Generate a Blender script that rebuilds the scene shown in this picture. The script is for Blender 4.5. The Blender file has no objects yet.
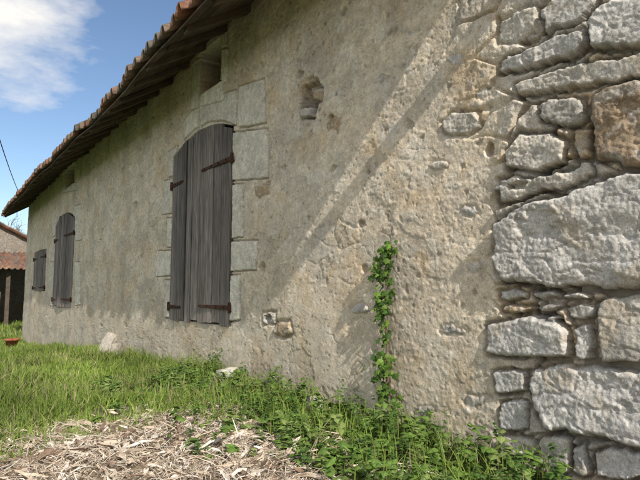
import bpy, math, numpy as np
from mathutils import Vector, Matrix, Euler
R = np.random.RandomState
sc = bpy.context.scene
sc.view_settings.view_transform='Standard'
sc.view_settings.look='None'
sc.view_settings.exposure=0
D=2.2; CZ=1.25; F=518.0
YAW=math.radians(36.6); PITCH=math.radians(5.3)
# ---------------------------------------------------------------- helpers
def sm(a,b,x):
    t=np.clip((x-a)/(b-a),0,1); return t*t*(3-2*t)
def perlin(x,y,seed=0):
    r=R(seed); P=r.permutation(256); P=np.concatenate([P,P]); ang=r.rand(256)*2*np.pi
    gx=np.cos(ang); gy=np.sin(ang)
    xi=np.floor(x).astype(int); yi=np.floor(y).astype(int); xf=x-xi; yf=y-yi
    def g(i,j,dx,dy):
        h=P[(P[(xi+i)&255]+yi+j)&255]; return gx[h]*dx+gy[h]*dy
    u=xf*xf*xf*(xf*(xf*6-15)+10); v=yf*yf*yf*(yf*(yf*6-15)+10)
    a=g(0,0,xf,yf)*(1-u)+g(1,0,xf-1,yf)*u
    b=g(0,1,xf,yf-1)*(1-u)+g(1,1,xf-1,yf-1)*u
    return (a*(1-v)+b*v)*1.5
def fbm(x,y,o=4,seed=0):
    s=0;a=1;t=0
    for i in range(o):
        s=s+a*perlin(x*2**i+i*17.3,y*2**i-i*9.1,seed+i); t+=a; a*=.55
    return s/t*1.4
def voro(x,y,seed=0,jit=.85):
    r=R(seed); T=r.rand(64,64,5)
    xi=np.floor(x).astype(int); yi=np.floor(y).astype(int)
    f1=np.full(x.shape,9.); f2=np.full(x.shape,9.); c=np.zeros(x.shape+(3,))
    for i in (-1,0,1):
        for j in (-1,0,1):
            t=T[(xi+i)&63,(yi+j)&63]
            d=np.hypot(xi+i+.5+(t[...,0]-.5)*jit-x, yi+j+.5+(t[...,1]-.5)*jit-y)
            m=d<f1
            f2=np.where(m,f1,np.minimum(f2,d)); f1=np.where(m,d,f1)
            c=np.where(m[...,None],t[...,2:],c)
    return f1,f2,c
def mkmesh(name,V,Fc,C=None,mat=None,smooth=False,parent=None):
    me=bpy.data.meshes.new(name); V=np.asarray(V,dtype=np.float32).reshape(-1,3)
    Fc=np.asarray(Fc,dtype=np.int32); n,k=Fc.shape
    me.vertices.add(len(V)); me.vertices.foreach_set('co',V.ravel())
    me.loops.add(n*k); me.loops.foreach_set('vertex_index',Fc.ravel())
    me.polygons.add(n); me.polygons.foreach_set('loop_start',np.arange(0,n*k,k,dtype=np.int32))
    me.polygons.foreach_set('loop_total',np.full(n,k,dtype=np.int32))
    me.update(calc_edges=True)
    if C is not None:
        C=np.asarray(C,dtype=np.float32).reshape(-1,3)
        a=me.color_attributes.new('col','FLOAT_COLOR','POINT')
        a.data.foreach_set('color',np.concatenate([np.clip(C,0.003,1),np.ones((len(C),1),np.float32)],1).ravel())
    me.polygons.foreach_set('use_smooth',np.full(n,smooth))
    me.validate()
    ob=bpy.data.objects.new(name,me); sc.collection.objects.link(ob)
    if mat: me.materials.append(mat)
    if parent: ob.parent=parent
    return ob
def empty(name,loc=(0,0,0)):
    e=bpy.data.objects.new(name,None); e.empty_display_size=.2; sc.collection.objects.link(e); return e
BOXF=np.array([[0,1,3,2],[4,6,7,5],[0,4,5,1],[2,3,7,6],[0,2,6,4],[1,5,7,3]])
class Acc:
    def __init__(s): s.V=[];s.F=[];s.C=[];s.n=0
    def add(s,V,Fc,c=(.5,.5,.5)):
        V=np.asarray(V,float).reshape(-1,3); s.V.append(V); s.F.append(np.asarray(Fc)+s.n)
        c=np.asarray(c,float); s.C.append(np.broadcast_to(c,(len(V),3)) if c.ndim==1 else c); s.n+=len(V)
    def box(s,o,ax,ay,az,c=(.5,.5,.5)):
        o=np.array(o,float);ax=np.array(ax,float);ay=np.array(ay,float);az=np.array(az,float)
        V=[o+i*ax+j*ay+k*az for i in(0,1) for j in(0,1) for k in(0,1)]
        s.add(V,BOXF,c)
    def tube(s,pts,rad,seg=8,c=(.5,.5,.5)):
        pts=np.array(pts,float); n=len(pts); rad=np.broadcast_to(rad,(n,))
        t=np.gradient(pts,axis=0); t/=np.linalg.norm(t,axis=1)[:,None]+1e-9
        ref=np.array([0,0,1.]) if abs(t[0][2])<.9 else np.array([1.,0,0])
        a=np.cross(t,ref); a/=np.linalg.norm(a,axis=1)[:,None]; b=np.cross(t,a)
        th=np.linspace(0,2*np.pi,seg,endpoint=False)
        V=pts[:,None]+rad[:,None,None]*(np.cos(th)[None,:,None]*a[:,None]+np.sin(th)[None,:,None]*b[:,None])
        i,j=np.meshgrid(np.arange(n-1),np.arange(seg),indexing='ij')
        Fc=np.stack([i*seg+j,i*seg+(j+1)%seg,(i+1)*seg+(j+1)%seg,(i+1)*seg+j],-1).reshape(-1,4)
        s.add(V,Fc,c)
    def make(s,name,mat,**k):
        return mkmesh(name,np.concatenate(s.V),np.concatenate(s.F),np.concatenate(s.C),mat,**k)
Rc=Euler((math.pi/2+PITCH,0,-YAW)).to_matrix(); Rn=np.array(Rc)
def W(x,y,off=0.):      # survey: wall position (y,z) of a feature measured in the photo
    d=Rn@np.array([(x-320)/F,(240-y)/F,-1.]); t=(D-off)/d[0]
    return (d[1]*t, CZ+d[2]*t)
# ---------------------------------------------------------------- materials
def newmat(name,rough=.9):
    m=bpy.data.materials.new(name); m.use_nodes=True; nt=m.node_tree
    b=nt.nodes['Principled BSDF']; b.inputs['Roughness'].default_value=rough
    b.inputs['Specular IOR Level'].default_value=.25
    return m,nt,b
def N(nt,t,**k):
    n=nt.nodes.new(t)
    for a,v in k.items():
        if a in n.inputs: n.inputs[a].default_value=v
        else: setattr(n,a,v)
    return n
def mixmul(nt,a,b,f=1.):
    m=nt.nodes.new('ShaderNodeMix'); m.data_type='RGBA'; m.blend_type='MULTIPLY'; m.inputs[0].default_value=f
    nt.links.new(a,m.inputs[6]); nt.links.new(b,m.inputs[7]); return m.outputs[2]
def ramp(nt,inp,stops):
    r=nt.nodes.new('ShaderNodeValToRGB'); e=r.color_ramp.elements
    while len(e)<len(stops): e.new(.5)
    for i,(p,c) in enumerate(stops):
        e[i].position=p; e[i].color=(*(c if hasattr(c,'__len__') else (c,c,c)),1)
    nt.links.new(inp,r.inputs[0]); return r.outputs[0]
def attrmat(name,rough=.9,scales=((8,.8,1.2),),bump=None,trans=0,base=None,stretch=None):
    m,nt,b=newmat(name,rough)
    if base is None: c=N(nt,'ShaderNodeAttribute',attribute_name='col').outputs['Color']
    else:
        rg=nt.nodes.new('ShaderNodeRGB'); rg.outputs[0].default_value=(*base,1); c=rg.outputs[0]
    tc=N(nt,'ShaderNodeTexCoord').outputs['Object']
    if stretch:
        mp=N(nt,'ShaderNodeMapping'); mp.inputs['Scale'].default_value=stretch; nt.links.new(tc,mp.inputs[0]); tc=mp.outputs[0]
    for s,lo,hi in scales:
        n=N(nt,'ShaderNodeTexNoise',Scale=float(s),Detail=3.,Roughness=.65); nt.links.new(tc,n.inputs['Vector'])
        c=mixmul(nt,c,ramp(nt,n.outputs['Fac'],[(.3,lo),(.7,hi)]))
    nt.links.new(c,b.inputs['Base Color'])
    if bump:
        prev=None
        for s,st,ds in bump:
            n=N(nt,'ShaderNodeTexNoise',Scale=float(s),Detail=3.,Roughness=.7); nt.links.new(tc,n.inputs['Vector'])
            bp=N(nt,'ShaderNodeBump',Strength=st,Distance=ds); nt.links.new(n.outputs['Fac'],bp.inputs['Height'])
            if prev: nt.links.new(prev,bp.inputs['Normal'])
            prev=bp.outputs[0]
        nt.links.new(prev,b.inputs['Normal'])
    if trans:
        t=nt.nodes.new('ShaderNodeBsdfTranslucent'); nt.links.new(c,t.inputs[0])
        mx=nt.nodes.new('ShaderNodeMixShader'); mx.inputs[0].default_value=trans
        o=nt.nodes['Material Output']; nt.links.new(b.outputs[0],mx.inputs[1]); nt.links.new(t.outputs[0],mx.inputs[2]); nt.links.new(mx.outputs[0],o.inputs[0])
    return m
M_wall=attrmat('old_lime_render_and_stone',.95,((24,.82,1.18),(150,.68,1.26)),bump=((90,.5,.006),))
M_tile=attrmat('canal_tile_terracotta',.9,((6,.55,1.25),(40,.65,1.2)),bump=((60,.4,.01),))
M_wood=attrmat('weathered_shutter_wood',.8,((1.5,.55,1.3),(6,.6,1.3)),bump=((5,.7,.008),),stretch=(14,14,.9))
M_beam=attrmat('eave_timber',.9,((9,.7,1.3),),bump=((30,.4,.01),))
M_iron=attrmat('rusty_iron',.8,((30,.6,1.4),),base=(.070,.034,.021),bump=((80,.4,.004),))
M_grass=attrmat('grass_blades',.6,((3,.85,1.15),),trans=.35)
M_leaf=attrmat('weed_leaves',.45,((40,.85,1.15),),trans=.25)
M_hay=attrmat('dry_straw',.8,((60,.8,1.15),))
M_soil=attrmat('soil',.95,((2,.7,1.3),(25,.6,1.3)),bump=((30,.8,.03),))
M_rock=attrmat('limestone',.95,((9,.8,1.15),(60,.7,1.2)),bump=((25,.6,.02),(110,.5,.006)))
M_bark=attrmat('bark',.9,((20,.7,1.3),))
def rubble():
    m,nt,b=newmat('rubble_masonry',.95); tc=N(nt,'ShaderNodeTexCoord').outputs['Object']
    v=N(nt,'ShaderNodeTexVoronoi',Scale=4.); v.feature='DISTANCE_TO_EDGE'
    v2=N(nt,'ShaderNodeTexVoronoi',Scale=4.); n=N(nt,'ShaderNodeTexNoise',Scale=20.,Detail=6.)
    for q in (v,v2,n): nt.links.new(tc,q.inputs['Vector'])
    c=ramp(nt,v2.outputs['Color'],[(0,(.20,.165,.125)),(.5,(.30,.27,.23)),(1,(.26,.20,.14))])
    c=mixmul(nt,c,ramp(nt,v.outputs['Distance'],[(0,.75),(.08,1)])); c=mixmul(nt,c,ramp(nt,n.outputs['Fac'],[(.3,.6),(.7,1.15)]))
    nt.links.new(c,b.inputs['Base Color'])
    bp=N(nt,'ShaderNodeBump',Strength=.8,Distance=.03); nt.links.new(v.outputs['Distance'],bp.inputs['Height'])
    nt.links.new(bp.outputs[0],b.inputs['Normal']); return m
M_rub=rubble()
# ---------------------------------------------------------------- ground height
def gz(x,y):
    x=np.asarray(x,float); y=np.asarray(y,float)
    z=.42-.70*sm(5,17,y)-.14*sm(1.7,-2,x)*sm(8,2,y)-.15*sm(0,-6,y)
    z=z+.04*np.exp(-((x-1.05)**2/.5+(y-2.6)**2/.5))+.025*fbm(x*1.7,y*1.7,3,5)*sm(40,10,np.hypot(x,y))
    z=z-.02*sm(30,120,np.hypot(x,y))
    return z
# ================================================================= BARN
barn=empty('stone_barn')
Y0,Y1=.70,18.0; ZT=4.0
ys=[Y0]
while ys[-1]<Y1:
    y=ys[-1]; ys.append(y+min(.05,max(.0048,1.25*(y*y+D*D)/1824)))
ys=np.array(ys); ys=Y0+(ys-Y0)*(Y1-Y0)/(ys[-1]-Y0)
zs=np.concatenate([np.arange(-.6,.3,.03),np.arange(.3,ZT,.0062),[ZT]])
Yg,Zg=np.meshgrid(ys,zs,indexing='ij')
h=.006*fbm(Yg*.6,Zg*.7,2,1)+.003*fbm(Yg*2,Zg*2,2,6)
wx=Yg+.03*fbm(Yg*5,Zg*5,2,20); wz=Zg+.025*fbm(Yg*5,Zg*5,2,24)
n1=fbm(Yg*3,Zg*3,4,2); n2=fbm(Yg*14,Zg*14,4,3); n3=fbm(Yg*50,Zg*50,3,4)
nl=fbm(Yg*.9+3,Zg*.9,3,30)
rough=.38+.40*sm(3.0,1.6,Yg+.4*nl)
hr=h+.0022*n1+rough*(.0026*n2+.0026*n3)
col=np.array([.70,.60,.465])*np.ones(Yg.shape+(1,))
col=col*(1+.11*n1+.14*n2+.15*n3)[...,None]
def tint(m,c,f):
    global col
    m=(m*f)[...,None]; col=col*(1-m)+m*np.array(c)
tint(sm(-.1,.5,fbm(Yg*1.1,Zg*1.3,4,33)),[.74,.70,.63],.30)
tint(sm(.10,.42,fbm(Yg*1.6+9,Zg*.9,5,37)),[.38,.34,.29],.42)
tint(sm(.10,.45,fbm(Yg*2.1+4,Zg*2.1,5,41)),[.60,.42,.23],.42)
tint(sm(.12,.28,fbm(Yg*4.1+4,Zg*5.1,4,43)),[.42,.38,.33],.32)
tint(sm(.20,.26,fbm(Yg*7.1+4,Zg*7.1,3,47)),[.78,.75,.68],.26)
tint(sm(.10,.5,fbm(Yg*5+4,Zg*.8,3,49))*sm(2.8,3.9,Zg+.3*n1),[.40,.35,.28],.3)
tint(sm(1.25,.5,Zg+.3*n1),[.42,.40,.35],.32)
tint(sm(.0,.5,fbm(Yg*.5+4,Zg*.5,2,53)),[.56,.45,.31],.25)
# masonry showing through the render
f1,f2,cc=voro(wx*4.0,wz*6.5,7)
e=f2-f1
expo=.50*sm(.44,.72,fbm(Yg*.8+7,Zg*.9+2,3,50)+.28*sm(3.0,1.4,Yg)+cc[...,0]*.24-.08)
expo=np.maximum(expo,sm(1.56,1.30,Yg+.22*nl)*sm(.05,.25,cc[...,1]))
st=sm(.03,.14,e)
hr=hr+.0022*st*(cc[...,2])*rough
fa,fb,fc_=voro(wx*9+3,wz*12,9,1.)
hs=h+.020*st*(.35+cc[...,2])+.005*n2+.004*n3-.026*(1-st)+.008*(fc_[...,0]-.5)*st*sm(0,.1,fb-fa)
hs=np.where(Yg>1.9,h+.006*st*cc[...,2]+.003*n2+.003*n3-.005*(1-st),hs)
sc1=np.array([.52,.485,.43])*(.70+.50*cc[...,1:2])
oc=(cc[...,0:1]>.84); sc1=np.where(oc,np.array([.46,.37,.25]),sc1)
sc1=sc1*(1+.2*n2+.2*n3)[...,None]
mort=col*(.55+.40*st[...,None])
sc1=sc1*st[...,None]+mort*(1-st[...,None])
hr=hr*(1-expo)+hs*expo; col=col*(1-expo[...,None]*.85)+sc1*expo[...,None]*.85
for (sx,sz,thr,amp,seed,fr) in ((11,14,.92,.004,11,.30),(24,28,.80,.003,12,.32),(5.5,8,.94,.005,13,.30)):
    f1,f2,cc=voro(wx*sx+.3,wz*sz,seed,1.)
    m=sm(fr+.08,fr-.14,f1+.12*n3)*(cc[...,0]>thr)*(rough**.7)
    hr=hr+amp*m
    pc=np.where(cc[...,1:2]>.75,np.array([.50,.39,.27]),np.array([.66,.63,.57]))*(.75+.45*cc[...,2:3])
    col=col*(1-.5*m[...,None])+pc*.5*m[...,None]
f1,f2,cc=voro(wx*13,wz*13,14,1.)
m=sm(.28,.1,f1+.12*n3)*(cc[...,0]>.91)
hr=hr-.007*m*rough; col=col*(1-.38*m[...,None])
f1,f2,cc=voro(wx*28,wz*28,16,1.)
m=sm(.30,.1,f1)*(cc[...,0]>.85)
hr=hr-.0035*m; col=col*(1-.32*m[...,None])
f1,f2,cc=voro(wx*5,wz*7,15,1.)
m=sm(.25,.08,f1+.15*n2)*(cc[...,0]>.95); hr=hr-.018*m; col=col*(1-.35*m[...,None])
sp=fbm(Yg*1.9+13,Zg*2.3,5,64); m=sm(.10,.125,sp)
hr=hr-.0035*m; col=col*(1-.13*m[...,None])
cr=np.abs(fbm(Yg*1.2+40,Zg*1.2,4,60)); m=sm(.009,.0,cr)*sm(.0,.4,nl+.2); hr=hr-.004*m; col=col*(1-.35*m[...,None])
# ---- individually surveyed stones
def sdf(poly,Y,Z):
    P=np.array(poly); d=np.full(Y.shape,1e9); s=np.ones(Y.shape)
    n=len(P)
    for i in range(n):
        a=P[i]; b=P[i-1]; ex=b[0]-a[0]; ez=b[1]-a[1]; wx_=Y-a[0]; wz_=Z-a[1]
        t=np.clip((wx_*ex+wz_*ez)/(ex*ex+ez*ez+1e-12),0,1)
        d=np.minimum(d,(wx_-ex*t)**2+(wz_-ez*t)**2)
        c1=Z>=a[1]; c2=Z<b[1]; c3=ex*wz_>ez*wx_
        s=np.where((c1&c2&c3)|(~c1&~c2&~c3),-s,s)
    return -s*np.sqrt(d)
GREY=(.50,.48,.45); CRM=(.53,.49,.425); OCH=(.42,.32,.21); BRN=(.31,.235,.16); DK=(.37,.35,.315); LT=(.55,.53,.50)
def stone(px,hgt=.03,c=GREY,ed=.018,warp=.012,soft=.03,gap=.02,seed=0,wall=False,tex=1.,gd=.30):
    P=[W(a,b) for a,b in px] if not wall else px
    P=np.array(P); mg=.06
    i0=np.searchsorted(ys,P[:,0].min()-mg); i1=np.searchsorted(ys,P[:,0].max()+mg)
    j0=np.searchsorted(zs,P[:,1].min()-mg); j1=np.searchsorted(zs,P[:,1].max()+mg)
    if i1<=i0 or j1<=j0: return
    sl=(slice(i0,i1),slice(j0,j1)); Y=Yg[sl];Z=Zg[sl]
    s=seed+100
    wy=Y+warp*fbm(Y*9+s,Z*9,3,70)+warp*.45*fbm(Y*40+s,Z*40,2,72); wz2=Z+warp*fbm(Y*9-s,Z*9+5,3,75)+warp*.3*fbm(Y*35-s,Z*35+5,2,77)
    d=sdf(P,wy,wz2)-ed*.3
    m=sm(-.002,.006,d)
    sf=soft*(.45+.5*np.clip(fbm(Y*6+s,Z*6,2,79)+.5,0,1))
    q_=np.clip(d/sf,0,1); dome=1-(1-q_)**2.2
    r_=R(seed+7); cy,cz=P.mean(0)
    fa,fb,fc=voro(Y*5+s+.35*n2[sl],Z*7+.4*n2[sl],80+seed%7,1.)
    fac=(fc[...,0]-.5)*.012*sm(.0,.10,fb-fa)
    rid=-.006*sm(.06,.0,np.abs(fbm(Y*2.5+s,Z*7,3,88)))          # bedding cracks
    top=h[sl]+hgt*dome*(1+.20*fbm(Y*4+s,Z*5,2,81))+tex*(.006*fbm(Y*4+s,Z*5,3,80+seed%7)+.0032*n3[sl]+.0032*n2[sl]+fac+rid)
    top=top+np.clip((Y-cy)*r_.uniform(-.05,.05)+(Z-cz)*r_.uniform(-.08,.06),-.015,.015)*tex*dome
    g=sm(-gap-.012,-.001,d)*(1-m)
    hr[sl]=(hr[sl]-g*.022*(gd/.3))*(1-m)+top*m
    cs=np.array(c)*(1+.16*fbm(Y*7+s,Z*7,4,90)+.22*n3[sl]+.12*n2[sl]+8*rid)[...,None]
    lich=sm(.05,.35,fbm(Y*9+s,Z*9,5,94))[...,None]*.55*min(1,tex)
    cs=cs*(1-lich)+lich*np.array([.30,.285,.26])
    lich=sm(.15,.45,fbm(Y*4+2*s,Z*4,4,97))[...,None]*.45*min(1,tex)
    cs=cs*(1-lich)+lich*np.array([.46,.385,.275])
    lich=sm(.24,.29,fbm(Y*19+2*s,Z*19,3,99))[...,None]*.35*min(1,tex)
    cs=cs*(1-lich)+lich*np.array([.60,.59,.56])
    cl=col[sl]*(1-gd*g[...,None])
    col[sl]=cl*(1-m[...,None])+cs*m[...,None]
S=stone
B=dict(gd=.55)
S([(496,225),(520,206),(560,196),(610,176),(650,166),(700,160),(700,296),(640,290),(560,288),(505,283),(496,262)],.040,GREY,soft=.035,seed=1,tex=1.2,gap=.03,warp=.018,**B)
S([(486,324),(520,316),(552,314),(568,332),(570,359),(520,359),(487,354)],.030,GREY,soft=.022,seed=2,tex=1.1,**B)
S([(597,304),(612,295),(640,292),(700,290),(700,364),(601,363)],.028,(.38,.355,.31),soft=.018,seed=3,**B)
S([(529,372),(545,364),(600,366),(660,371),(700,374),(700,462),(640,450),(600,438),(548,428),(532,405)],.038,GREY,soft=.03,seed=4,tex=1.2,gap=.03,warp=.018,**B)
S([(496,72),(512,56),(545,40),(590,24),(592,46),(570,60),(522,72)],.028,GREY,seed=5,warp=.02,soft=.018,**B)
S([(588,26),(600,6),(640,-8),(700,-20),(700,48),(640,48),(592,50)],.038,LT,seed=6,warp=.018,soft=.02,**B)
S([(592,98),(612,86),(650,80),(700,78),(700,168),(640,168),(597,160)],.035,BRN,seed=7,tex=1.3,warp=.018,**B)
S([(506,150),(520,133),(552,132),(570,140),(566,162),(540,172),(508,170)],.024,CRM,seed=8,tex=1.1,soft=.018,**B)
S([(441,122),(452,112),(478,110),(480,128),(466,136),(444,134)],.010,CRM,seed=9)
S([(514,84),(560,68),(640,54),(700,52),(700,76),(600,84),(560,92),(520,96)],.026,CRM,seed=10,warp=.018,soft=.018,**B)
S([(540,10),(560,-6),(600,-14),(596,4),(584,20),(548,34)],.026,GREY,seed=11,warp=.018,soft=.02,**B)
S([(500,20),(536,4),(540,34),(510,46),(498,40)],.012,CRM,seed=12,warp=.02,soft=.02)
S([(540,102),(586,96),(588,122),(560,128),(544,122)],.024,DK,seed=13,warp=.02,soft=.02,**B)
S([(572,130),(592,128),(594,158),(578,160)],.022,OCH,seed=14,**B)
S([(573,326),(592,322),(595,360),(578,360)],.020,GREY,seed=15,soft=.018,**B)
S([(500,178),(530,178),(560,170),(592,162),(594,176),(550,190),(515,200),(500,204)],.014,CRM,seed=16,soft=.02,warp=.02,**B)
for i,(a,b,c_,d_) in enumerate([(500,289,530,301),(502,303,535,313),(533,289,560,300),(538,302,565,312),(562,290,594,300),(568,303,597,320),(538,314,562,322),
      (540,436,571,476),(572,444,590,476),(500,436,536,456),(504,458,538,482),(494,370,526,394),(498,400,528,432),(592,448,650,480)]):
    q=R(i+900).uniform(-2.2,2.2,12)
    S([(a+q[0],b+3+q[1]),((a+c_)/2+2*q[2],b+.7*q[3]),(c_-1+q[4],b+2+.7*q[5]),(c_+q[6],d_-2+.7*q[7]),((a+c_)/2+2*q[8],d_+.6*q[9]),(a+1+q[10],d_-1+q[11])],.010+.014*R(i).rand(),[GREY,CRM,DK,OCH,GREY,GREY,DK][(i*3+i//4)%7],soft=.014,seed=20+i,warp=.013,gap=.012,tex=1.,gd=.5)
for i,(a,b,w,hh) in enumerate([(484,94,18,14),(455,60,20,11),(470,212,26,14),(472,268,22,14),(452,330,30,14),(474,402,30,16),
      (380,80,14,12),(360,310,20,12),(500,190,22,10),(440,165,26,12),
      (426,410,26,12),(405,30,20,9)]):
    r=R(i+500); k=6; th=np.linspace(0,2*np.pi,k,endpoint=False)+r.rand()
    S([(a+w/2*math.cos(t)*(.65+.6*r.rand()),b+hh/2*math.sin(t)*(.65+.6*r.rand())) for t in th],.003+.004*r.rand(),[CRM,LT,GREY,CRM,DK,CRM][i%6],soft=.04,seed=60+i,gap=.004,warp=.022,gd=.10)
S([(275,322),(290,320),(293,334),(282,338),(273,334)],.016,OCH,seed=110)
S([(254,186),(270,180),(270,194),(256,198)],.005,OCH,seed=111,gd=.1,warp=.03); S([(326,116),(342,113),(341,130),(328,133)],.005,OCH,seed=112,gd=.1,warp=.03)
S([(262,312),(276,312),(275,324),(262,324)],.008,CRM,seed=113)
dr=dict(soft=.005,warp=.007,gap=.007,tex=.35,gd=.34)
DC=(.74,.69,.585)
for i,q in enumerate([[(238,86),(264,78),(266,123),(238,128)],[(232,132),(268,128),(268,178),(231,181)],[(231,184),(243,183),(243,237),(230,239)],[(229,241),(257,240),(256,270),(229,272)],[(229,275),(240,274),(240,320),(229,322)],
   [(201,100),(236,89),(236,126),(224,121),(213,121),(201,126)],[(184,120),(199,103),(199,126),(184,140)],
   [(163,181),(178,177),(177,213),(161,215)],[(157,251),(173,250),(172,276),(156,277)],[(168,152),(178,145),(178,175),(168,178)],[(167,218),(175,217),(174,247),(166,248)],[(165,280),(172,280),(171,318),(164,318)],
   [(197,40),(226,26),(227,46),(197,58)],[(221,50),(228,47),(228,80),(222,84)],[(192,66),(200,61),(199,108),(191,111)],[(201,88),(222,80),(224,100),(201,107)],
   [(52,212),(56,208),(56,235),(52,238)],[(75,206),(81,204),(81,240),(75,241)],[(75,262),(80,262),(80,305),(75,306)],[(50,262),(54,262),(54,306),(50,306)],[(62,170),(77,160),(77,166),(62,176)],[(62,186),(77,182),(77,190),(62,193)]]):
    S(q,.007,tuple(np.array(DC)*(.84+.20*R(i).rand())),seed=130+i,**dr)
# ---- openings
def arch(y,ya,yb,zspr,rise):
    t=(y-ya)/(yb-ya)*2-1; return zspr+rise*(1-t*t)
def opening(ya,yb,z0,zspr,rise,depth=.16):
    m=(Yg>ya)&(Yg<yb)&(Zg>z0)&(Zg<arch(Yg,ya,yb,zspr,rise)); hr[m]=-depth; col[m]=(.05,.045,.04)
WIN=[]
ya=W(232,200)[0]; yb=W(173,200)[0]
WIN.append((ya,yb,.90,2.79,.14))
ya2=W(74,240)[0]; yb2=W(55.5,240)[0]; z2b=W(64,307)[1]; z2t=W(68,211)[1]
WIN.append((ya2,yb2,z2b,z2t-.22,.2))
ya3=W(45.5,270)[0]; yb3=W(34,270)[0]; z3b=W(40,291)[1]; z3t=W(41,250)[1]
WIN.append((ya3,yb3,z3b,z3t-.02,.02))
for w in WIN: opening(*w)
def holepx(x0,y0,x1,y1,d):
    a=W(x1,y1);b=W(x0,y0); m=(Yg>min(a[0],b[0]))&(Yg<max(a[0],b[0]))&(Zg>min(a[1],b[1]))&(Zg<max(a[1],b[1]))
    hr[m]=-d; col[m]=(.06,.05,.04)
holepx(201,54,220,82,.34); holepx(66,170,74,183,.3)
c0=W(310,97); rr=((Yg-c0[0])/.14+.25*n2)**2+((Zg-c0[1])/.17+.3*n2)**2
m=sm(1.1,.5,rr); hr-=.12*m*(.7+.5*n2); col*=(1-.45*m[...,None])
S([(299,108),(312,106),(314,117),(300,119)],.01,CRM,seed=160)
S([(312,90),(322,86),(322,100),(313,102)],.005,OCH,seed=161)
for (a,b,ry,rz,dp) in [(300,74,.05,.03,.04),(100,240,.05,.02,.03),(262,268,.05,.05,.05),(330,118,.04,.03,.03),(135,205,.1,.06,.03),(122,170,.12,.05,.03),(268,318,.06,.04,.05),(520,185,.06,.02,.04),(490,150,.03,.04,.04)]:
    c0=W(a,b); rr=((Yg-c0[0])/ry+.4*n2)**2+((Zg-c0[1])/rz+.4*n2)**2; m=sm(1.2,.3,rr); hr-=dp*m; col*=(1-.3*m[...,None])
X=D-hr
X[0,:]=D+.4; X[-1,:]=D+.4
nC,nR=Yg.shape
i,j=np.meshgrid(np.arange(nC-1),np.arange(nR-1),indexing='ij')
Fq=np.stack([i*nR+j,i*nR+j+1,(i+1)*nR+j+1,(i+1)*nR+j],-1).reshape(-1,4)
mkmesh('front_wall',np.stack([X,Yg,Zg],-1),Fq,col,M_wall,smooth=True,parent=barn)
# ---------------- roof parameters
XE=1.55; ZE=3.43; TS=.66; YV0,YV1=.63,18.08; XM=D+3.5
a=Acc(); XB=D+7.; zt=ZE+(D-XE)*TS-.03; zr=zt+3.5*TS
for yy,t in ((Y0+.02,.4),(Y1-.42,.4)):
    P=[(D+.03,-.7),(XB,-.7),(XB,zt),(XM,zr),(D+.03,zt)]
    V=[(p[0],yy,p[1]) for p in P]+[(p[0],yy+t,p[1]) for p in P]
    a.add(V,[[0,1,2,4],[2,3,4,4],[5,9,7,6],[7,9,8,8]]+[[k,5+k,5+(k+1)%5,(k+1)%5] for k in range(5)])
a.box((XB-.4,Y0+.42,-.7),(.4,0,0),(0,Y1-Y0-.86,0),(0,0,zt+.7))
V=np.concatenate(a.V); Fs=np.concatenate(a.F)
me=bpy.data.meshes.new('side_walls'); me.from_pydata(V.tolist(),[],[list(dict.fromkeys(f)) for f in Fs.tolist()]); me.materials.append(M_rub)
ob=bpy.data.objects.new('side_walls',me); sc.collection.objects.link(ob); ob.parent=barn
def sag(y): return (.045*np.sin(y*.55+1)+.022*np.sin(y*1.7)+.012*np.sin(y*4.1))*sm(.5,5,y)
pitch=.205; nc=int((YV1-YV0)/pitch); per=12
u=np.arange(nc*per+1)/per
rows=[]; run=XM-XE; rl=.31
for k in range(int(run/rl)+1):
    rows+= [(k*rl,0,k),(min((k+1)*rl-.004,run),1,k)]
r=R(3); jx=r.uniform(-.045,.02,nc+1); jc=r.rand(nc+1,len(rows)); tz=r.uniform(-.010,.012,(nc+1,len(rows)))
V=[];C=[]
uc=np.floor(u+.5).astype(int).clip(0,nc)
cu=np.cos(2*np.pi*u)
prof=.058*np.where(cu>0,np.sqrt(np.clip(cu,0,1)),-.55*np.sqrt(np.clip(-cu,0,1)))
TC=np.array([[.24,.115,.07],[.28,.14,.09],[.18,.10,.07],[.21,.155,.115],[.15,.13,.105],[.27,.17,.12]])
for (s,f,k) in rows:
    yy=YV0+u*pitch; x=XE-.04+s+jx[uc]*(1 if k==0 else .3); z=ZE+.050+(s)*TS+prof+(.020 if f==0 else 0)+tz[uc,k]+sag(yy)*max(0,1-s/3)
    V.append(np.stack([x,yy,z],-1)); C.append(TC[(jc[uc,k]*6).astype(int)]*(1.1 if f==0 else .9))
V=np.array(V);C=np.array(C); nr,nu=V.shape[:2]
i,j=np.meshgrid(np.arange(nr-1),np.arange(nu-1),indexing='ij')
Fq=np.stack([i*nu+j,i*nu+j+1,(i+1)*nu+j+1,(i+1)*nu+j],-1).reshape(-1,4)
ob=mkmesh('roof_tiles',V,Fq,C,M_tile,smooth=True,parent=barn)
md=ob.modifiers.new('s','SOLIDIFY'); md.thickness=.016; md.offset=1
V2=V.copy(); V2[...,0]=2*XM-V2[...,0]
ob=mkmesh('roof_tiles_back',V2,Fq[:,::-1],C,M_tile,smooth=True,parent=barn)
a=Acc(); wc=np.array([.12,.095,.072])
yy=np.append(np.arange(YV0+.02,YV1-.3,.5),YV1-.02)
for q in range(len(yy)-1):
    s0=sag(yy[q]);s1=sag(yy[q+1])
    for k,(b0,b1) in enumerate(((.01,.12),(.125,.24),(.245,.36),(.365,.50),(.505,.75))):
        c=wc*R(q*7+k).uniform(.6,1.3)
        V=[(XE+bx,y_,ZE+bx*TS+sg+o) for y_,sg in((yy[q],s0),(yy[q+1],s1)) for bx in (b0,b1) for o in (0,.020)]
        a.add(V,BOXF,c)
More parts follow.
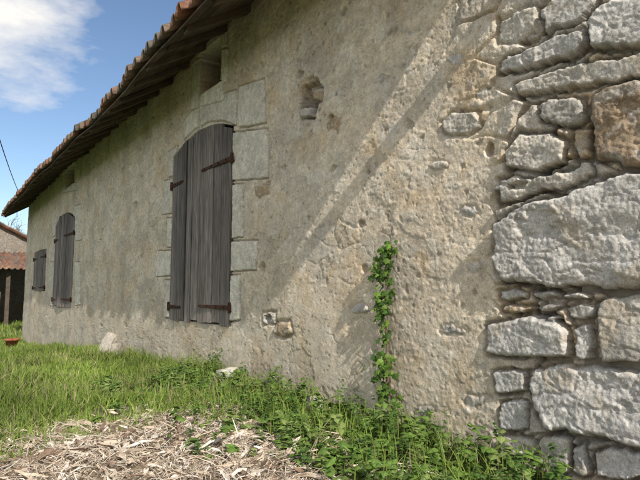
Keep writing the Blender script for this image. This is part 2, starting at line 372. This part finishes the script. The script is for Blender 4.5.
for q,y_ in enumerate(np.arange(YV0+.03,YV1-.1,.48)):
    r=R(q+90); y_=y_+r.uniform(-.03,.03)*(q>0); s=sag(y_); hh=.075+r.uniform(-.01,.01); c=wc*r.uniform(.7,1.3); e0=XE+.05+r.uniform(-.01,.03)
    V=[(x_,yk,ZE+(x_-XE)*TS+s-.002-(hh if o==0 else 0)+(.03 if (o==0 and x_==e0) else 0)) for yk in (y_,y_+.075) for x_ in (e0,D+.3) for o in (0,1)]
    a.add(V,BOXF,c)
p0=np.array([D+.03,.76,3.14]);p1=np.array([XE+.03,.70,ZE-.05])
dv=p1-p0; dv/=np.linalg.norm(dv); sd=np.array([0,1,0.]); up=np.cross(dv,sd); up/=np.linalg.norm(up)
a.box(p0-sd*.045-up*.035,(p1-p0),sd*.09,up*.07,wc)
a.make('eave_timbers',M_beam,parent=barn)
# ---------------- shutters
def shutter(name,win,side,ang,npl,frac=.5,inset=.02,boards_gap=.006,tone=1.):
    ya,yb,z0,zsp,rise=win; w=(yb-ya)*frac-.010; T=.028
    a=Acc(); ir=Acc(); r=R(int(ya*37)+side*11)
    hy=ya+.006 if side==0 else yb-.006
    sg=1 if side==0 else -1
    ca,sa=math.cos(ang),math.sin(ang)
    def P(u_,o,z_): return (D+inset-sa*u_-ca*o, hy+sg*(ca*u_), z_)
    e=np.cumsum(np.concatenate([[0],r.uniform(.8,1.2,npl)])); e=e/e[-1]*w
    for k in range(npl):
        g=boards_gap*r.uniform(.9,2.8)
        u0=e[k]+g/2; u1=e[k+1]-g/2; dz=r.uniform(-.026,.012); oo=r.uniform(-.007,.007)
        c=np.array([.215,.185,.168])*r.uniform(.62,1.28)*tone
        nz=14; zz=np.linspace(0,1,nz); us=np.linspace(u0,u1,4); V=[]
        bow=r.uniform(-.004,.004)
        wob=.003*perlin(zz*9+k*3.3,zz*0+k,5)
        for q,uu in enumerate(us):
            zt_=arch(hy+sg*uu,ya,yb,zsp,rise)-.01+dz
            for o in (oo,oo+T):
                for v_ in range(nz):
                    du=(wob[v_] if q in(0,3) else 0)*(1 if q==0 else -1)
                    V.append(P(uu+du,o+bow*math.sin(3.14*zz[v_]),z0+.012+dz+(zt_-z0-.012-dz)*zz[v_]))
        Fc=[]
        def I(q,o,v): return (q*2+o)*nz+v
        for q in range(3):
            for v_ in range(nz-1):
                Fc+=[[I(q,0,v_),I(q+1,0,v_),I(q+1,0,v_+1),I(q,0,v_+1)],[I(q,1,v_),I(q,1,v_+1),I(q+1,1,v_+1),I(q+1,1,v_)]]
            Fc+=[[I(q,0,nz-1),I(q+1,0,nz-1),I(q+1,1,nz-1),I(q,1,nz-1)],[I(q,0,0),I(q,1,0),I(q+1,1,0),I(q+1,0,0)]]
        for v_ in range(nz-1):
            Fc+=[[I(0,0,v_),I(0,0,v_+1),I(0,1,v_+1),I(0,1,v_)],[I(3,0,v_),I(3,1,v_),I(3,1,v_+1),I(3,0,v_+1)]]
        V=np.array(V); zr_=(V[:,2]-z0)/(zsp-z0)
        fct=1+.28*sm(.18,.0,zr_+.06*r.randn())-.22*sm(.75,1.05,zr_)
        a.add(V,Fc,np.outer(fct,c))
    H=zsp-z0
    for zf in (.09,.83):
        zc=z0+H*zf if side==0 else z0+H*(zf-.015)
        L=w*(.72 if side==0 else .6)
        V=[P(uu,o,zc+hh*(1 if uu<L*.5 else .55)) for uu in (-.05,L) for o in (T+.009,T+.017) for hh in (-.022,.022)]
        ir.add(V,BOXF)
        ir.tube([P(-.02,T+.01,zc-.05),P(-.02,T+.01,zc+.05)],.016,8)
        ir.tube([P(-.02,T+.01,zc-.03),P(-.09,T-.03,zc-.03)],.011,6)
        for q in range(4):
            c_=P(L*(q+.5)/4,T+.018,zc); ir.tube([c_,(c_[0]-.006,c_[1],c_[2])],.009,6)
    for zf in (.15,.8):
        V=[P(uu,o,z0+H*zf+hh) for uu in (.03,w-.03) for o in (-.035,-.012) for hh in (-.05,.05)]; a.add(V,BOXF,(.13,.12,.12))
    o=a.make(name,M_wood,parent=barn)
    ir.make(name+'_straps',M_iron,parent=barn)
shutter('shutter_near',WIN[0],0,math.radians(.5),5,.6)
shutter('shutter_ajar',WIN[0],1,math.radians(1.5),4,.4)
shutter('shutter_far',WIN[1],0,math.radians(2),5,.55)
shutter('shutter_far_ajar',WIN[1],1,math.radians(3),4,.45)
shutter('small_shutter',WIN[2],0,math.radians(1),3)
shutter('small_shutter_pair',WIN[2],1,math.radians(1),3)
# ================================================================= GROUND
t=np.linspace(-1,1,261); gx_=1.0+np.sinh(t*6.2)*1.0; gy_=3.+np.sinh(t*6.2)*1.0
GX,GY=np.meshgrid(gx_,gy_,indexing='ij'); GZ=gz(GX,GY)
nb=GX.shape[0]
hayc=sm(4.0,3.2,GY)*sm(2.0,1.5,GX)
far=sm(25,60,np.hypot(GX,GY))
gc=np.array([.10,.085,.055])*(1-hayc[...,None])+np.array([.26,.21,.145])*hayc[...,None]
gr=np.array([.09,.14,.035]); k=np.maximum(far,sm(3.3,4.5,GY)*.6+sm(-1.5,-3,GX)*.4).clip(0,1)[...,None]; gc=gc*(1-k)+gr*k
i,j=np.meshgrid(np.arange(nb-1),np.arange(nb-1),indexing='ij')
mkmesh('ground',np.stack([GX,GY,GZ],-1),np.stack([i*nb+j,(i+1)*nb+j,(i+1)*nb+j+1,i*nb+j+1],-1).reshape(-1,4),gc,M_soil,smooth=True)
def ribbon(P,Wd,tap,Cc,name,mat,fold=0.):
    n,s=P.shape[:2]
    L=P-Wd[:,None]*tap[None,:,None]; Rr=P+Wd[:,None]*tap[None,:,None]
    if fold:
        Mid=P.copy(); Mid[...,2]-=fold*np.linalg.norm(Wd,axis=1)[:,None]*tap[None]
        V=np.stack([L,Mid,Rr],2); m=3
    else: V=np.stack([L,Rr],2); m=2
    b=(np.arange(n)*s*m)[:,None,None]; q=np.arange(s-1)[None,:,None]*m; c=np.arange(m-1)[None,None,:]
    o=b+q+c; Fc=np.stack([o,o+1,o+m+1,o+m],-1).reshape(-1,4)
    C=np.repeat(Cc,s*m,axis=0)
    return V.reshape(-1,3),Fc,C
def blades(n,x,y,hgt,wd,seed,cols,lean=.5,segs=4,z0=None):
    r=R(seed); az=r.rand(n)*2*np.pi; t=np.linspace(0,1,segs+1)
    ln=lean*r.rand(n)*hgt
    base=np.stack([x,y,(gz(x,y) if z0 is None else z0)-.01],-1)
    dx=np.stack([np.cos(az),np.sin(az)],-1)
    P=np.zeros((n,segs+1,3)); P[...,:2]=base[:,None,:2]+dx[:,None]*(ln[:,None]*t[None]**2)[...,None]
    P[...,2]=base[:,None,2]+hgt[:,None]*(t-.25*(ln/hgt)[:,None]*t**2)
    pa=az+np.pi/2+r.normal(0,.5,n); Wd=np.stack([np.cos(pa),np.sin(pa),0*pa],-1)*wd[:,None]
    tap=(1-t**1.6)*.95+.05
    return ribbon(P,Wd,tap,cols,None,None)
def gcol(n,r,x,y):
    k=r.rand(n,1); c=np.array([.17,.27,.045])*(1-k)+np.array([.31,.40,.085])*k
    dry=np.clip(.12+.35*fbm(x*.8,y*.8,3,29),.04,.5)
    d=(r.rand(n)<dry)[:,None]; c=np.where(d,np.array([.46,.40,.23]),c)
    p=(.90+.45*fbm(x*1.3,y*1.3,3,9))[:,None]; return c*p
r=R(11); acc=Acc()
n=78000
y=3.0+ (16.8)*r.rand(n)**2.0; x=r.rand(n)*(2.12+1.2)-1.2
x=np.where(r.rand(n)<.8, .05*y+r.rand(n)*(2.12-.05*y), x)
edge=3.35+.3*fbm(x*2,y*0,2,8)-.25*sm(1.1,2.0,x)
kp=(y>edge+.25*r.randn(n))&(x<2.14)
kp&=~((x>1.45)&(y<3.9)&(r.rand(n)<.6))
kp&=(r.rand(n)<sm(-.55,.1,fbm(x*1.8,y*1.8,3,71)))
x=x[kp];y=y[kp]; n=len(x)
hp=(.72+.75*fbm(x*1.1,y*1.1,3,19)+.40*fbm(x*4,y*4,2,23)).clip(.25,1.6)
hg=(.06+.13*r.rand(n))*hp*(1+.35*sm(1.5,2.1,x)*sm(9,4,y)); wd=.0022+.0022*r.rand(n)+.0004*y
acc.add(*blades(n,x,y,hg,wd,12,gcol(n,r,x,y),lean=1.2))
n=20000; x=r.uniform(-9,-.6,n); y=r.uniform(-3,24,n); kp=~((x>-1)&(y<3)); x=x[kp];y=y[kp];n=len(x)
acc.add(*blades(n,x,y,.1+.12*r.rand(n),.006+.006*r.rand(n),13,gcol(n,r,x,y),lean=.8))
n=9000; x=r.uniform(-6,6,n); y=r.uniform(18.2,30,n)
acc.add(*blades(n,x,y,.1+.12*r.rand(n),.01+.01*r.rand(n),14,gcol(n,r,x,y),lean=.8))
acc.make('grass',M_grass)
# ---------------- dry straw
acc=Acc(); n=31000
x=r.uniform(-.6,2.0,n); y=r.uniform(1.2,3.95,n)
kp=(y<3.42+.3*fbm(x*2,y*0,2,8)+.18*r.randn(n)) & (x<1.60+.16*r.randn(n)) ; x=x[kp];y=y[kp];n=len(x)
L=.03+.17*r.rand(n)**1.8; az=r.rand(n)*2*np.pi; tl=r.normal(0,.32,n); cv=r.normal(0,.7,n); t=np.linspace(-.5,.5,5)
mz=.05*np.clip(fbm(x*4,y*4,3,44),-.3,1)+.035*r.rand(n)
a2=az[:,None]+cv[:,None]*t*2
P=np.zeros((n,5,3)); P[...,0]=x[:,None]+L[:,None]*t*np.cos(a2); P[...,1]=y[:,None]+L[:,None]*t*np.sin(a2)
P[...,2]=(gz(x,y)+mz)[:,None]+L[:,None]*t*np.sin(tl)[:,None]+.012*r.rand(n)[:,None]*np.cos(t*6)
rl_=r.normal(0,.7,n); big=(r.rand(n)<.12); wv=(.0010+.0024*r.rand(n)**2+big*(.004+.007*r.rand(n)))
Wd=np.stack([-np.sin(az)*np.cos(rl_),np.cos(az)*np.cos(rl_),np.sin(rl_)],-1)*wv[:,None]
k=r.rand(n,1); c=np.array([.60,.51,.40])*(1-k)+np.array([.47,.38,.29])*k; g=r.rand(n,1); c=np.where(g<.20,np.array([.24,.165,.115]),c); c=np.where(g>.8,np.array([.66,.60,.53]),c)
acc.add(*ribbon(P,Wd,np.array([.4,1,1,.8,.2]),c,None,None,fold=.6))
acc.make('dry_straw_litter',M_hay)
# ---------------- weeds along the foot of the wall
acc=Acc(); r=R(77)
def leaf_batch(base,dirs,L,wd,cols,droop):
    n=len(L); t=np.linspace(0,1,6); P=base[:,None]+dirs[:,None]*(L[:,None]*t)[...,None]
    P=P.copy(); P[...,2]-=(droop*L)[:,None]*t**2
    Wd=np.cross(dirs,np.array([0,0,1.])); Wd/=np.linalg.norm(Wd,axis=1)[:,None]+1e-6; Wd=Wd*wd[:,None]
    return ribbon(P,Wd,np.array([.12,.75,1.,.85,.5,.03]),cols,None,None,fold=-.35)
npl=760
py=1.15+3.6*r.rand(npl)**1.1; wdt=.35+.25*sm(3.2,1.6,py)
px_=2.16-wdt*r.rand(npl)**1.15*1.5
ex=r.rand(npl)<.26; px_=np.where(ex,r.uniform(1.0,1.9,npl),px_); 
kp=~((px_<1.35)&(py<2.2)); px_=px_[kp];py=py[kp];npl=len(px_)
for k in range(npl):
    pt=float(fbm(np.array([px_[k]*2.5]),np.array([py[k]*2.5]),2,61)[0])
    hh=r.uniform(.04,.18)*(1.25 if px_[k]>1.95 else .9)*(1+.8*pt); nl_=r.randint(10,22); hh=max(hh,.03)
    b=np.array([px_[k],py[k],float(gz(px_[k],py[k]))-.01]); az=r.rand()*6.28; ln=r.uniform(0,.6)*hh
    tp=b+np.array([math.cos(az)*ln,math.sin(az)*ln,hh])
    f=r.rand(nl_)**.7; bs=b+(tp-b)*f[:,None]
    a3=r.rand(nl_)*6.28; el=r.uniform(-.1,.8,nl_); dr_=np.stack([np.cos(a3)*np.cos(el),np.sin(a3)*np.cos(el),np.sin(el)],-1)
    kind=r.rand(); ls=1.0 if kind<.5 else 1.6
    L=r.uniform(.018,.055,nl_)*(1.15-.5*f)*ls
    base=np.array([.07,.135,.03]) if kind<.4 else (np.array([.13,.215,.045]) if kind<.85 else np.array([.2,.26,.08]))
    cc_=base*r.uniform(.7,1.35,(nl_,1))
    acc.add(*leaf_batch(bs,dr_,L,L*r.uniform(.18,.44),cc_,r.uniform(.1,.6,nl_)))
for (qx,qy,s_) in [(1.62,2.25,.15),(1.5,2.45,.12),(1.72,1.95,.16),(1.88,1.7,.15),(1.3,2.9,.12),(1.6,2.8,.12),(1.75,1.55,.14),(1.95,1.45,.17),(1.4,2.15,.11),(1.8,3.3,.13),(1.15,3.2,.12),(.8,3.5,.13),(1.6,3.9,.15)]:
    m_=18; a3=r.rand(m_)*6.28; el=r.uniform(.15,.9,m_); dr_=np.stack([np.cos(a3)*np.cos(el),np.sin(a3)*np.cos(el),np.sin(el)],-1)
    b=np.array([qx,qy,float(gz(qx,qy))]); L=r.uniform(.6,1.2,m_)*s_
    acc.add(*leaf_batch(np.repeat(b[None],m_,0),dr_,L,L*.13,np.array([.16,.25,.05])*r.uniform(.8,1.25,(m_,1)),r.uniform(.3,1.,m_)))
acc.make('wall_foot_weeds',M_leaf)
acc=Acc(); n=2400; y=r.uniform(1.2,4.2,n); x=2.14-.7*r.rand(n)**1.5
acc.add(*blades(n,x,y,.06+.17*r.rand(n),.002+.002*r.rand(n),15,gcol(n,r,x,y),lean=.9))
acc.make('grass_tufts',M_grass)
# ================================================================= IVY
acc=Acc(); st=Acc(); r=R(5)
path=[W(a_,b_) for a_,b_ in [(398,432),(396,405),(391,385),(388,360),(390,335),(386,310),(391,285),(389,262),(394,246)]]
path=np.array(path); tt=np.linspace(0,1,len(path)); ti=np.linspace(0,1,60)
py_=np.interp(ti,tt,path[:,0])+.006*np.sin(ti*25); pz_=np.interp(ti,tt,path[:,1])
st.tube(np.stack([np.full(60,D-.025),py_,pz_],-1),np.linspace(.006,.002,60),6,(.13,.09,.05))
st.tube(np.stack([np.full(60,D-.02),py_+.02*np.sin(ti*9+1),pz_*.97+.02],-1),np.linspace(.004,.0015,60),6,(.13,.09,.05))
dens=[(0,.14,24,.04),(.14,.42,92,.065),(.42,.62,34,.028),(.62,.80,58,.042),(.80,1.0,105,.062)]
T=np.array([(0,0),(.18,.34),(.02,.62),(.40,.42),(.62,.55),(.66,.24),(1.0,0),(.66,-.24),(.62,-.55),(.40,-.42),(.02,-.62),(.18,-.34)])
TV=np.array([(.35,0)]+T.tolist()); 
for a_,b_,n_,sp in dens:
    for q in range(n_):
        s_=r.uniform(a_,b_); yy0=np.interp(s_,ti,py_)+r.normal(0,sp*.62); zz0=np.interp(s_,ti,pz_)+r.normal(0,.02)
        sz=r.uniform(.020,.048); o=.02+r.uniform(0,.05)*(1.3 if sp>.04 else .7)
        nrm=np.array([-1.,r.normal(-.25,.45),r.normal(.45,.4)]); nrm/=np.linalg.norm(nrm)
        d_=np.array([0,r.normal(0,.7),-1.+r.normal(0,.5)]); d_-=nrm*d_.dot(nrm); d_/=np.linalg.norm(d_); v_=np.cross(nrm,d_)
        c0=np.array([D-o,yy0,zz0]); V=c0+sz*(TV[:,0:1]*d_+TV[:,1:2]*v_)+nrm*(-.12*sz*(np.abs(TV[:,1:2])*2))+nrm*.05*sz
        Fc=[[0,1+k,1+(k+1)%12] for k in range(12)]
        base=np.array([.06,.12,.022]) if r.rand()<.55 else np.array([.15,.25,.04])
        acc.add(V,np.array(Fc),base*r.uniform(.7,1.35))
ivy=empty('ivy_plant'); acc.make('leaves',M_leaf,parent=ivy); st.make('stems',M_bark,parent=ivy)
# ================================================================= loose stones, pot
def rock(name,loc,size,seed,c=(.5,.47,.41)):
    import bmesh
    bm=bmesh.new(); bmesh.ops.create_icosphere(bm,subdivisions=4,radius=1)
    V=np.array([v.co[:] for v in bm.verts]); bmx=np.abs(V).max(1)[:,None]; V=V*(.55+.45/bmx)
    q=1+.16*fbm(V[:,0]*1.5+seed,V[:,1]*1.5+V[:,2],3,seed)+.05*fbm(V[:,0]*6+seed,V[:,2]*6+V[:,1]*3,3,seed+5)
    V=V*q[:,None]*np.array(size)
    Fs=np.array([[v.index for v in f.verts] for f in bm.faces]); bm.free()
    ob=mkmesh(name,V,Fs,np.tile(c,(len(V),1)),M_rock,smooth=True); ob.location=loc; ob.rotation_euler=(R(seed).rand()*.4,.2*R(seed).rand(),R(seed+1).rand()*3); return ob
def wallfoot(px,off): y_=W(px,350)[0]; return (D-off,y_,float(gz(D-off,y_)))
a_,b_,c_=wallfoot(240,.12); rock('loose_stone',(a_,b_,c_+.07),(.09,.15,.06),3)
a_,b_,c_=wallfoot(115,.10); rock('loose_stone',(a_,b_,c_+.13),(.07,.10,.17),4,(.46,.42,.36))
a_,b_,c_=wallfoot(123,.10); rock('loose_stone',(a_,b_,c_+.07),(.07,.10,.09),9,(.36,.33,.28))
a_,b_,c_=wallfoot(330,.10); rock('loose_stone',(a_,b_,c_+.03),(.07,.09,.05),6)
a=Acc(); prof_=[(0.,.0),(.09,.0),(.13,.2),(.15,.2),(.15,.24),(.125,.24),(.115,.2),(.08,.04),(0,.04)]
th=np.linspace(0,2*np.pi,24,endpoint=False); V=np.array([[(p[0]*math.cos(t_),p[0]*math.sin(t_),p[1]) for t_ in th] for p in prof_])
i,j=np.meshgrid(np.arange(len(prof_)-1),np.arange(24),indexing='ij')
a.add(V,np.stack([i*24+j,i*24+(j+1)%24,(i+1)*24+(j+1)%24,(i+1)*24+j],-1).reshape(-1,4),(.42,.15,.075))
pot=a.make('terracotta_pot',M_tile,smooth=True); pot.location=(1.50,13.8,float(gz(1.5,13.8))+.02)
# ================================================================= neighbouring farm building
nb_=empty('neighbouring_shed'); a=Acc()
def tiledroof(p00,pu,ps,name,rows_=14):
    p00=np.array(p00,float);pu=np.array(pu,float);ps=np.array(ps,float); Lu=np.linalg.norm(pu)
    nu=int(Lu/.2)*6; u=np.linspace(0,1,nu+1); V=[];C=[]; r=R(8); nn=np.cross(pu,ps); nn/=np.linalg.norm(nn); nn*=np.sign(nn[2])
    tc_=TC[r.randint(0,6,(rows_+1,nu//6+2))]
    for k in range(rows_+1):
        s=k/rows_; V.append(p00+pu*u[:,None]+ps*s+nn*(.05*np.cos(u*nu/6*2*np.pi)+.03*(k%2))[:,None]); C.append(tc_[k,np.round(u*nu/6).astype(int)]*1.05)
    V=np.array(V); i,j=np.meshgrid(np.arange(rows_),np.arange(nu),indexing='ij'); m=nu+1
    ob=mkmesh(name,V,np.stack([i*m+j,i*m+j+1,(i+1)*m+j+1,(i+1)*m+j],-1).reshape(-1,4),np.array(C),M_tile,smooth=True,parent=nb_)
    md=ob.modifiers.new('s','SOLIDIFY'); md.thickness=.05
gb=-.5
tiledroof((5.2,27.7,2.75),(0,8,0),(-4.6,0,2.3),'main_roof'); tiledroof((-4.0,27.7,2.75),(0,8,0),(4.6,0,2.3),'main_roof_west')
a.box((-3.8,28,gb),(8.8,0,0),(0,7.4,0),(0,0,3.25))
a.add([(-3.8,28,2.75),(5.0,28,2.75),(.6,28,4.95),(.6,28,4.95),(-3.8,35.4,2.75),(5.0,35.4,2.75),(.6,35.4,4.95),(.6,35.4,4.95)],[[0,1,2,3],[4,5,6,7]])
tiledroof((-4,23.6,2.05),(9.2,0,0),(0,4.4,.85),'lean_to_roof')
a.box((.9,24.3,gb),(1.25,0,0),(0,.4,0),(0,0,1.6)); a.box((-3.8,24.3,gb),(.45,0,0),(0,3.7,0),(0,0,2.4)); a.box((4.6,24.3,gb),(.4,0,0),(0,3.7,0),(0,0,2.4))
a.make('walls',M_rub,parent=nb_)
a=Acc()
for xx in (-1.2,.7,2.3,3.6): a.box((xx,24,gb),(.14,0,0),(0,.14,0),(0,0,2.5),(.1,.08,.06))
a.box((-3.9,23.9,1.98),(9,0,0),(0,.14,0),(0,0,.12),(.1,.08,.06))
a.make('posts_and_beam',M_beam,parent=nb_)
# ---------------- bare tree
tr=Acc(); tw=R(21)
def branch(p,d,L,rad,lv):
    k=5; pts=[p]; dd=d.copy()
    for q in range(k):
        dd=dd+tw.normal(0,.12,3)+np.array([0,0,.03]); dd/=np.linalg.norm(dd); pts.append(pts[-1]+dd*L/k)
    tr.tube(pts,np.linspace(rad,rad*.6,k+1),6 if lv<3 else 4,(.12,.10,.085))
    if lv>=6: return
    for q in range(3 if lv<4 else 4):
        i_=tw.randint(2,k+1); nd=dd+tw.normal(0,.55,3); nd[2]=abs(nd[2])*.8+.1; nd/=np.linalg.norm(nd)
        branch(pts[i_],nd,L*tw.uniform(.6,.82),rad*.58,lv+1)
branch(np.array([2.2,42.,-.5]),np.array([0,0,1.]),3.0,.2,0)
tr.make('bare_tree',M_bark)
tr=Acc(); branch(np.array([4.9,46.,-.5]),np.array([0,0,1.]),2.9,.22,0); tr.make('bare_tree',M_bark)
r=R(31); acc=Acc(); n=16000; rd=r.uniform(70,78,n)
ang_=r.uniform(0,2*np.pi,n); x=rd*np.cos(ang_); y=rd*np.sin(ang_); z=-.5+r.rand(n)*(3.2+1.5*fbm(ang_*9,ang_*0,3,3))
dr_=r.normal(0,1,(n,3)); dr_/=np.linalg.norm(dr_,axis=1)[:,None]
acc.add(*leaf_batch(np.stack([x,y,z],-1),dr_,r.uniform(.5,1.2,n),r.uniform(.25,.5,n),np.array([.06,.075,.035])*r.uniform(.6,1.4,(n,1)),r.rand(n)*.2))
acc.make('hedge',M_leaf)
# ---------------- power line and pole
pl=empty('power_line'); a=Acc(); P0=np.array([1.895,18.0,4.22]); P1=np.array([-2.67,-12.,5.2]); t=np.linspace(0,1,60)[:,None]
pts=P0+(P1-P0)*t; pts[:,2]-=.69*(4*t*(1-t))[:,0]
a.tube(pts,.009,6,(.03,.03,.03)); a.tube([(1.895,18.0,3.66),(1.895,18.0,4.26)],.014,6,(.05,.04,.035)); a.make('cable',M_bark,parent=pl)
a=Acc(); a.tube([(-2.67,-12,-.5),(-2.67,-12,5.6)],[.13,.09],12,(.16,.13,.1)); a.box((-3.1,-12.05,5.1),(1.,0,0),(0,.1,0),(0,0,.1),(.16,.13,.1)); a.make('pole',M_bark,parent=pl)
# ================================================================= LIGHT
sd=Vector((.200,1.,-.745)).normalized()
L=bpy.data.lights.new('sun','SUN'); L.energy=5.; L.angle=math.radians(.5); L.color=(1.,.94,.84)
lo=bpy.data.objects.new('sun',L); sc.collection.objects.link(lo); lo.rotation_euler=sd.to_track_quat('-Z','Y').to_euler()
w=bpy.data.worlds.new('World'); sc.world=w; w.use_nodes=True; nt=w.node_tree; bg=nt.nodes['Background']
sky=nt.nodes.new('ShaderNodeTexSky'); sky.sky_type='NISHITA'; sky.sun_disc=False
sky.sun_elevation=math.asin(-sd.z); sky.sun_rotation=math.atan2(-sd.x,-sd.y); sky.air_density=1.; sky.dust_density=.5; sky.ozone_density=2.4
tc=nt.nodes.new('ShaderNodeTexCoord'); mp=nt.nodes.new('ShaderNodeMapping'); mp.inputs['Scale'].default_value=(1,1,2.2)
nt.links.new(tc.outputs['Generated'],mp.inputs[0])
n=N(nt,'ShaderNodeTexNoise',Scale=5.0,Detail=8.,Roughness=.6); nt.links.new(mp.outputs[0],n.inputs['Vector'])
def dotmask(dirv,a_,b_,top=1.):
    vm=nt.nodes.new('ShaderNodeVectorMath'); vm.operation='DOT_PRODUCT'; vm.inputs[1].default_value=dirv; nt.links.new(tc.outputs['Generated'],vm.inputs[0])
    return ramp(nt,vm.outputs['Value'],[(a_,0),(b_,top)])
def mth(op,a_,b_,cl=True):
    q=nt.nodes.new('ShaderNodeMath'); q.operation=op; q.use_clamp=cl
    for i_,v_ in enumerate((a_,b_)):
        if isinstance(v_,float): q.inputs[i_].default_value=v_
        else: nt.links.new(v_,q.inputs[i_])
    return q.outputs[0]
cd=Rn@np.array([(5-320)/F,(240+5)/F,-1.]); cd/=np.linalg.norm(cd)
# cloud = threshold of (noise + local bias) so that its border stays ragged
near=ramp(nt,mth('ADD',n.outputs['Fac'],mth('SUBTRACT',dotmask(cd,.978,.999,.40),.34,False),False),[(.36,0),(.68,1)])
fill_clouds=mth('MULTIPLY',dotmask((-.87,-.35,.35),.15,.6),ramp(nt,n.outputs['Fac'],[(.36,0),(.56,1)]))  # unseen clouds added behind the camera to raise ambient light on the wall
fac=mth('ADD',near,fill_clouds)
mx=nt.nodes.new('ShaderNodeMix'); mx.data_type='RGBA'; nt.links.new(fac,mx.inputs[0]); nt.links.new(sky.outputs[0],mx.inputs[6]); mx.inputs[7].default_value=(6.9,6.7,6.4,1)
nt.links.new(mx.outputs[2],bg.inputs[0]); bg.inputs[1].default_value=.15
# ================================================================= CAMERA
cam=bpy.data.cameras.new('camera'); co=bpy.data.objects.new('camera',cam); sc.collection.objects.link(co); sc.camera=co
co.location=(0,0,CZ); co.rotation_euler=(math.pi/2+PITCH,0,-YAW); cam.sensor_width=36; cam.lens=F/640*36; cam.clip_start=.05; cam.clip_end=2000
